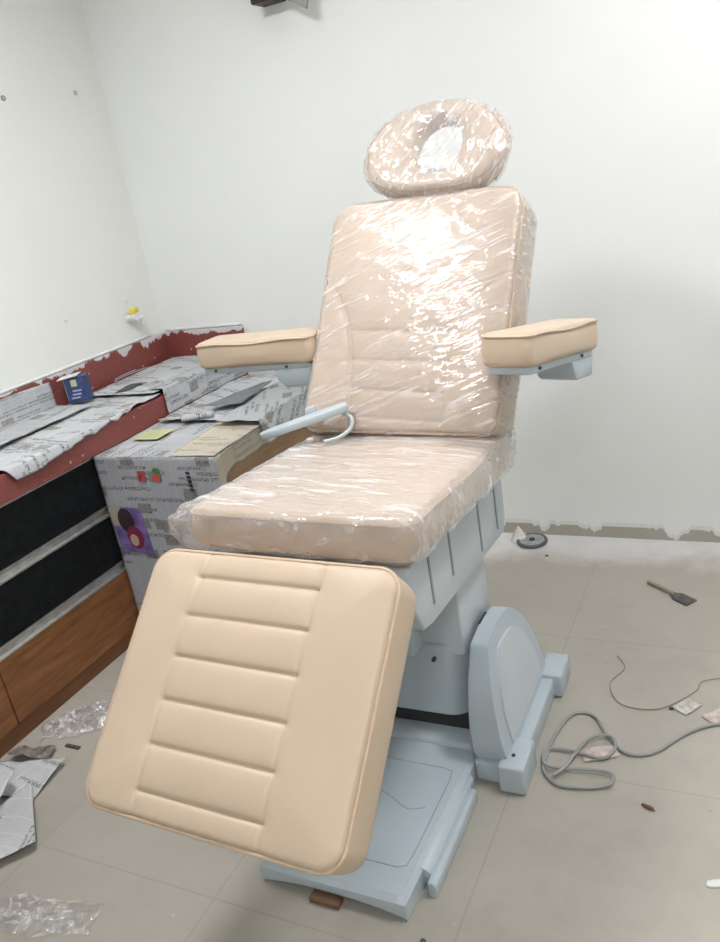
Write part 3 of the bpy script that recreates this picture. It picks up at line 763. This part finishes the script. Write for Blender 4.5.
# -- motor housings (fin shaped) and their floor beams, right one in view, left one behind the footrest
def housing(x0, x1, sgn):
    prof = [(1.652, .05), (1.634, .10), (1.630, .16), (1.640, .24), (1.665, .31), (1.712, .382)]
    prof += [(p.x, p.y) for p in catmull([(1.715, .386, 0), (1.80, .397, 0), (1.90, .388, 0), (1.975, .335, 0), (2.04, .235, 0), (2.075, .13, 0), (2.09, .05, 0)], 4)]
    return flare(prism(prof, x0, x1, 'X', .008, 3))
def flare(bm, off=0):
    for v in bm.verts:
        if v.co.x > -.655: v.co.x = -.648+off+.048*(1-(v.co.z-.06)/.33)**.8 if v.co.z < .39 else -.648+off
    return bm
def build_housing(mx):
    f = lambda x: x if mx == 1 else 2*CX-x
    def P(n, bm, m, sm=True, ang=35):
        if mx == -1: bm.transform(Matrix.Translation((2*CX, 0, 0)) @ Matrix.Scale(-1, 4, (1, 0, 0)))
        return cpt(n, bm, m, sm, ang)
    P('side_housing', housing(-.697, -.62, 1), SHELL)
    # sloping raised face on the outer side
    prof = [(1.695, .10), (1.69, .2), (1.725, .30), (1.765, .345)]+[(p.x, p.y) for p in catmull([(1.80, .35, 0), (1.88, .34, 0), (1.95, .29, 0), (2.0, .20, 0), (2.02, .10, 0)], 4)]
    P('housing_side_panel', flare(prism(prof, -.66, -.64, 'X', .0), .005), SHELLG, True, 30)
    P('housing_slot', box(-.699, -.690, 1.80, 1.86, .35, .3965, .001, 1), DARK, False)
    P('floor_beam', box(-.695, -.568, 1.63, 2.09, .004, .07, .008, 3), SHELL)
    P('foot_pad', box(-.622, -.552, 1.605, 1.73, .004, .088, .006, 3), SHELL)
    P('foot_pad', box(-.615, -.545, 2.03, 2.15, .004, .082, .006, 3), SHELL)
    P('screw', cyl((-.59, 1.655, .0905), .005, .003, 'Z', 12), SCREW)
build_housing(1)
cpt('side_housing', prism([(1.70, .04), (1.70, .2), (1.76, .36), (1.87, .40), (2.0, .36), (2.08, .2), (2.09, .04)], CX-.33, CX-.25, 'X', .012, 3), SHELL)
# -- armrests
def armrest(p0, p1, w, tz, zt0, zt1, mirror, labl, plate):
    """p0 near end centre, p1 far end centre (world xy at top face), zt heights"""
    ar = bpy.data.objects.new('armrest', None); C.objects.link(ar); ar.parent = chair
    A = Vector((p0[0], p0[1], zt0)); B = Vector((p1[0], p1[1], zt1)); D = (B-A); L = D.length; D.normalize()
    Nn = (Vector((0, 0, 1))-D*D.z).normalized(); U = D.cross(Nn).normalized()
    M = Matrix((U, D, Nn)).transposed().to_4x4(); M.translation = A
    AM = KM
    ar.matrix_local = KM.inverted() @ M; ar['label'] = labl
    pad = obj('arm_pad', cushion(w, L, tz, .022, (), n=40, puff=.006, re=.010, bulge=.005, sub=90), LEATHER, ar, True)
    pi = obj('piping', tube([p+Vector((0, 0, .003*math.sin(p.y*22))) for p in rr_loop(w, L, .022, z=-.008, off=.0015)], .0032, True, 6), PIPING, None, True); pi.parent = pad
    pl = obj('support_plate', box(-w/2+.012, w/2-.008, .012, L-.02, -tz-.020, -tz+.004, .008, 3), SHELL, ar, True, None, None, 35)
    for s in (.06, L-.10):
        q = obj('bolt', cyl((plate*(w/2-.006), s, -tz-.008), .0045, .006, 'X', 10), SCREW, None, True); q.parent = pl
    return ar, M, L
ar, M1, L1 = armrest((-.551, 1.825), (-.468, 2.22), .134, .080, 1.188, 1.127, 1, 'straight armrest on the right of the photo', 1)
obj('arm_bracket', prism([(.25, -.085), (.285, -.145), (.30, -.152), (.392, -.152), (.40, -.085)], -.056, .056, 'X', .008, 2), SHELL, ar, True, None, None, 35)
obj('arm_link', box(-.20, .0, .33, .38, -.125, -.09, .005, 2), SHELLG, ar, True, None, None, 35)
ar, M2, L2 = armrest((-1.63, 2.115), (-1.20, 2.10), .13, .082, 1.166, 1.174, 1, 'armrest swung outwards on the left of the photo', 1)
obj('arm_bracket', prism([(.27, -.085), (.285, -.135), (.31, -.158), (.40, -.158), (.42, -.085)], -.055, .055, 'X', .008, 2), SHELL, ar, True, None, None, 35)
# ------------------------------------------------------------------ hand control on the seat
hc = empty('hand_control', (-1.20, 1.93, .93), 0, 'slim grey hand control with hook handle lying on the left edge of the seat', 'remote'); hm = RM(hc)
A = Vector((-1.272, 1.80, .936)); B = Vector((-1.105, 1.875, .972))
D = (B-A).normalized(); Nn = (Vector((0, 0, 1))-D*D.z).normalized(); U = D.cross(Nn)
MM = Matrix((U, D, Nn)).transposed().to_4x4(); MM.translation = A
bm = prism([(-.010, 0), (.010, 0), (.024, .05), (.026, .2), (.020, .262), (-.020, .262), (-.026, .2), (-.024, .05)], 0, .020, 'Z', .004, 2); bm.transform(MM)
obj('handset', bm, GREYM, hc, True, None, hm, 35)
bm = tube([MM @ p for p in catmull([(.0, .235, .0), (.02, .262, -.02), (.035, .25, -.045), (.045, .21, -.055), (.045, .17, -.052)], 6)], .0055, False, 8)
obj('hook', bm, GREYM, hc, True, None, hm)
bm = box(-.05, -.025, .14, .17, .004, .034, .004, 2, MM); obj('clip', bm, SHELL, hc, True, None, hm, 35)
# ------------------------------------------------------------------ floor things
GC = simple('grey_cable', (.30, .30, .29), .5)
cab_pts = [(-.553, 1.72, .03), (-.54, 1.78, .03), (-.50, 1.93, .007), (-.42, 2.02, .007), (-.33, 1.93, .007), (-.22, 1.85, .007), (-.10, 1.98, .007), (.02, 2.12, .007), (.20, 2.2, .007)]
def W2(ps):  # cable points
    return catmull(ps, 10)
P1 = [(-.535, 1.76, .006), (-.53, 1.86, .006), (-.50, 1.96, .006), (-.44, 1.965, .006), (-.39, 1.89, .006), (-.33, 1.83, .006), (-.26, 1.85, .006), (-.185, 1.95, .006), (-.10, 2.01, .006), (.0, 2.01, .006), (.3, 1.99, .006)]
P2 = [(-.535, 1.76, .006), (-.53, 1.71, .006), (-.48, 1.665, .008), (-.40, 1.675, .008), (-.352, 1.70, .010), (-.355, 1.735, .013), (-.42, 1.735, .013), (-.50, 1.72, .013), (-.535, 1.735, .013), (-.535, 1.79, .010), (-.47, 1.80, .010), (-.39, 1.79, .010), (-.36, 1.835, .012), (-.38, 1.88, .014), (-.43, 1.86, .014), (-.46, 1.78, .016), (-.475, 1.72, .018), (-.50, 1.69, .014)]
bm = tube(W2(P1), .0048, False, 8); tube(W2(P2), .0048, False, 8, bm)
tag(obj('power_cable', bm, GC), 'grey power cable coiled on the floor beside the chair base, trailing to the right', 'cable')
tw = [(-.42, 2.28, .004), (-.39, 2.22, .004), (-.42, 2.13, .004), (-.375, 2.04, .004), (-.27, 2.04, .004), (-.18, 2.14, .004), (-.16, 2.20, .004), (-.07, 2.22, .004), (0, 2.10, .004), (.05, 2.08, .004)]
tag(obj('thin_wire', tube(W2(tw), .0016, False, 6), simple('tan_wire', (.28, .24, .19), .5)), 'thin tan wire curling on the floor behind the grey cable', 'wire')
# grinding disc and paper cone by the back wall
dc = empty('round_disc', (-.888, 3.045, 0), 0, 'dark rimmed round disc lying on the floor by the back wall', 'disc'); dm = RM(dc)
obj('disc_rim', tube([Vector((-.888+.058*math.cos(t), 3.045+.058*math.sin(t), .009)) for t in [i*2*PI/40 for i in range(40)]], .008, True, 8), simple('charcoal_rim', (.10, .10, .11), .5), dc, True, None, dm)
obj('disc_face', cyl((-.888, 3.045, .008), .056, .012), simple('ash_grey', (.30, .30, .31), .6, nscale=40, namp=.2), dc, True, None, dm, 40)
obj('disc_hub', cyl((-.888, 3.045, .016), .012, .008), SCREW, dc, True, None, dm, 40)
bm = cyl((-.950, 3.065, .032), .038, .062, 'Z', 20, .004)
tag(obj('paper_cone', bm, simple('cream_paper', (.66, .64, .58), .7), None, True, None, None, 40), 'small white paper cone standing beside the dark round disc', 'cone')
# caster at rear of frame
# scraper
sc = empty('scraper', (-.31, 2.70, 0), 0, 'thin flat scraper with square dark blade lying on bare floor', 'scraper'); sm_ = RM(sc)
A = Vector((-.385, 2.765, 0)); B = Vector((-.225, 2.645, 0)); D = (B-A).normalized(); L = (B-A).length
MM = Matrix((Vector((-D.y, D.x, 0))*-1, D, Vector((0, 0, 1)))).transposed().to_4x4(); MM.translation = A
obj('handle', box(-.007, .007, 0, L*.62, .004, .014, .003, 2, MM), simple('tan_handle', (.28, .24, .18), .6), sc, True, None, sm_, 35)
obj('blade', prism([(-.008, L*.55), (.008, L*.55), (.026, L*.68), (.026, L), (-.026, L), (-.026, L*.68)], .002, .006, 'Z'), simple('dull_steel', (.14, .13, .12), .4, .6, nscale=80, namp=.4), sc, False, None, sm_)
for p in sc.children:
    if p.name.startswith('blade'): p.data.transform(sm_.inverted() @ MM @ sm_)
# debris
def chip(name, x, y, sx, sy, h, m, lab, rz=0, cat='debris'):
    MM = Matrix.Translation((x, y, 0)) @ Matrix.Rotation(rz, 4, 'Z')
    bm = bmesh.new(); bmesh.ops.create_icosphere(bm, subdivisions=2, radius=.5)
    for v in bm.verts:
        k = 1+.5*noise.noise(v.co*4+Vector((x*30, y*30, 0))); v.co = Vector((v.co.x*sx*k, v.co.y*sy*k, (v.co.z+.5)*h))
    bm.transform(MM); tag(obj(name, bm, m, None, False), lab, cat)
BR = simple('rusty_brown', (.14, .06, .035), .7); DK = simple('dark_crumb', (.07, .06, .06), .8); WP = simple('white_chip', (.70, .69, .67), .7)
chip('brown_chip', -.253, 1.65, .036, .012, .008, BR, 'small reddish brown chip on the floor right of the cable', -.3)
chip('white_chip', -.085, 1.462, .05, .022, .006, WP, 'white plaster chip on the floor at the right photo edge', .5)
chip('dark_crumb', -.692+.03, 1.13, .014, .012, .008, DK, 'dark crumb on the floor just off the base plate corner')
chip('dark_crumb', -.235, 2.05, .014, .012, .008, DK, 'dark crumb lying beside the thin tan wire')
chip('dark_crumb', -.80, 2.93, .016, .010, .006, DK, 'dark crumb on the floor in front of the round disc', .4)
def flat(name, x, y, sx, sy, rz, m, lab, seed=1, h=.006):
    c, s = math.cos(rz), math.sin(rz)
    bm, uv, T, _, _ = sheet(10, 8, lambda a, b: (x+c*(a-.5)*sx-s*(b-.5)*sy, y+s*(a-.5)*sx+c*(b-.5)*sy, .003+h*abs(nz(a*3, b*3, 1, seed))))
    o = obj(name, bm, m, recalc=False); md = o.modifiers.new('t', 'SOLIDIFY'); md.thickness = .0008; md.offset = 1; tag(o, lab, 'scrap')
PK = simple('pale_pink_wrapper', (.56, .46, .43), .5, nscale=50, namp=.25)
flat('plastic_wrapper', -.40, 1.815, .10, .05, .5, PK, 'small pale wrapper beside the coiled grey cable', 3)
flat('plastic_wrapper', -.195, 2.07, .07, .05, 1.0, simple('clear_grey_wrapper', (.48, .46, .43), .4, nscale=50, namp=.3), 'small greyish wrapper beside the dark crumb near the thin wire', 5)
flat('plastic_wrapper', -.105, 2.05, .09, .05, .8, simple('buff_wrapper', (.50, .42, .36), .5, nscale=50, namp=.2), 'small buff wrapper near the trailing end of the grey cable', 7)
# brown wood piece below base plate front
ob = obj('wood_offcut', box(-.96, -.88, 1.145, 1.175, .001, .016, .002, 1), simple('brown_offcut', (.16, .085, .05), .7), None, False)
tag(ob, 'small brown wood offcut under the front edge of the base plate', 'wood')
# newspapers on the floor at lower left
def quad(p, z0, amp, seed, lift=None):
    def fn(a, b):
        q = [Vector(t) for t in p]; x, y = (q[0].lerp(q[1], a)).lerp(q[3].lerp(q[2], a), b)
        return (x, y, z0+amp*crumple(x, y, 6, seed)+(lift(a, b) if lift else 0))
    return fn
def fs(x, y, sx, sy, rz, z0, amp, seed, lift=None):
    c, s = math.cos(rz), math.sin(rz)
    def fn(a, b):
        u, v = (a-.5)*sx, (b-.5)*sy
        z = z0+amp*crumple(u+x, v+y, 6, seed)
        if lift: z += lift(a, b)
        return (x+c*u-s*v, y+s*u+c*v, z)
    return fn
paper('newspaper_sheet', 30, 30, quad([(-2.20, 1.17), (-1.955, 1.215), (-1.972, 1.372), (-2.205, 1.315)], .005, .010, 2, lambda a, b: .02*a*a*b), (.25, .16), NEWS4, 'curled newspaper sheet on the floor, farthest of the floor papers', uvrot=.3)
paper('newspaper_sheet', 30, 30, quad([(-2.08, .90), (-1.86, .965), (-1.785, 1.07), (-1.99, 1.25)], .028, .008, 5), (.24, .26), NEWS4, 'grey newspaper sheet lying flat under the folded one at the left edge', uvrot=.9, uvo=(2, 2))
paper('newspaper_sheet', 30, 40, quad([(-2.16, .93), (-1.935, 1.0), (-2.03, 1.235), (-2.19, 1.27)], .052, .010, 8, lambda a, b: .02*b), (.22, .30), NEWS1, 'folded newspaper lying on top at the left edge of the floor', uvrot=.0, uvo=(5, 5))
# film pieces
def film(name, x, y, sx, sy, rz, amp, seed, lab, n=60):
    c, s = math.cos(rz), math.sin(rz)
    def fn(a, b):
        u, v = (a-.5)*sx, (b-.5)*sy; k = 1-.5*max(0, 2*abs(a-.5)-.3)
        v *= k*(1+.3*nz(a*4, 0, 1, seed)); z = .004+amp*crumple(u, v, 14, seed)*math.sin(PI*min(1, max(0, a)))**.4*(math.sin(PI*b)**.5+.05)
        return (x+c*u-s*v+.012*nz(u, v, 20, seed), y+s*u+c*v+.012*nz(u, v, 20, seed+3), z)
    bm, uv, T, _, _ = sheet(n, n, fn); o = obj(name, bm, FILM, recalc=False); tag(o, lab, 'plastic film')
film('plastic_film', -2.06, 1.58, .34, .16, .75, .045, 2, 'crumpled clear plastic film on the floor against the wood plinth')
film('plastic_film', -1.62, .90, .34, .12, .25, .018, 6, 'flattened clear plastic film on the floor at the lower left corner')
bm, uv, T, _, _ = sheet(30, 24, fs(-2.12, 1.372, .14, .06, .3, .004, .05, 11)); 
tag(obj('crumpled_cloth', bm, simple('dusty_brown_grey', (.20, .17, .16), .5, nscale=40, namp=.5), recalc=False), 'crumpled dark brown film wad at the left edge by the plinth', 'scrap')
tag(obj('dark_strip', box(-2.045, -1.985, 1.435, 1.447, .001, .006), DK, None, False), 'thin dark strip on the floor between plinth film and newspapers', 'strip')
# ------------------------------------------------------------------ camera
def camrot(f, vx, vy):
    X = -Vector((vx[0]-360, -(vx[1]-471), -f)); X.normalize(); Y = Vector((vy[0]-360, -(vy[1]-471), -f)); Y.normalize()
    X = (X-Y*X.dot(Y)).normalized(); Z = X.cross(Y); return Matrix((X, Y, Z))
f = math.sqrt(-((-1250-360)*(770-360)+(450-471)*(97-471)))
cd = bpy.data.cameras.new('camera'); co = bpy.data.objects.new('camera', cd); C.objects.link(co)
co.matrix_world = Matrix.Translation((0, 0, 1.6)) @ camrot(f, (-1250, 450), (770, 97)).to_4x4()
cd.sensor_fit = 'HORIZONTAL'; cd.sensor_width = 36; cd.lens = f/720*36; cd.clip_start = .02
bpy.context.scene.camera = co
w = bpy.data.worlds.new('world'); bpy.context.scene.world = w; w.use_nodes = True
w.node_tree.nodes['Background'].inputs[0].default_value = (.9, .95, 1, 1); w.node_tree.nodes['Background'].inputs[1].default_value = .05
vs = bpy.context.scene.view_settings; vs.view_transform = 'Standard'; vs.look = 'None'; vs.gamma = 1; vs.exposure = 0; vs.use_curve_mapping = False
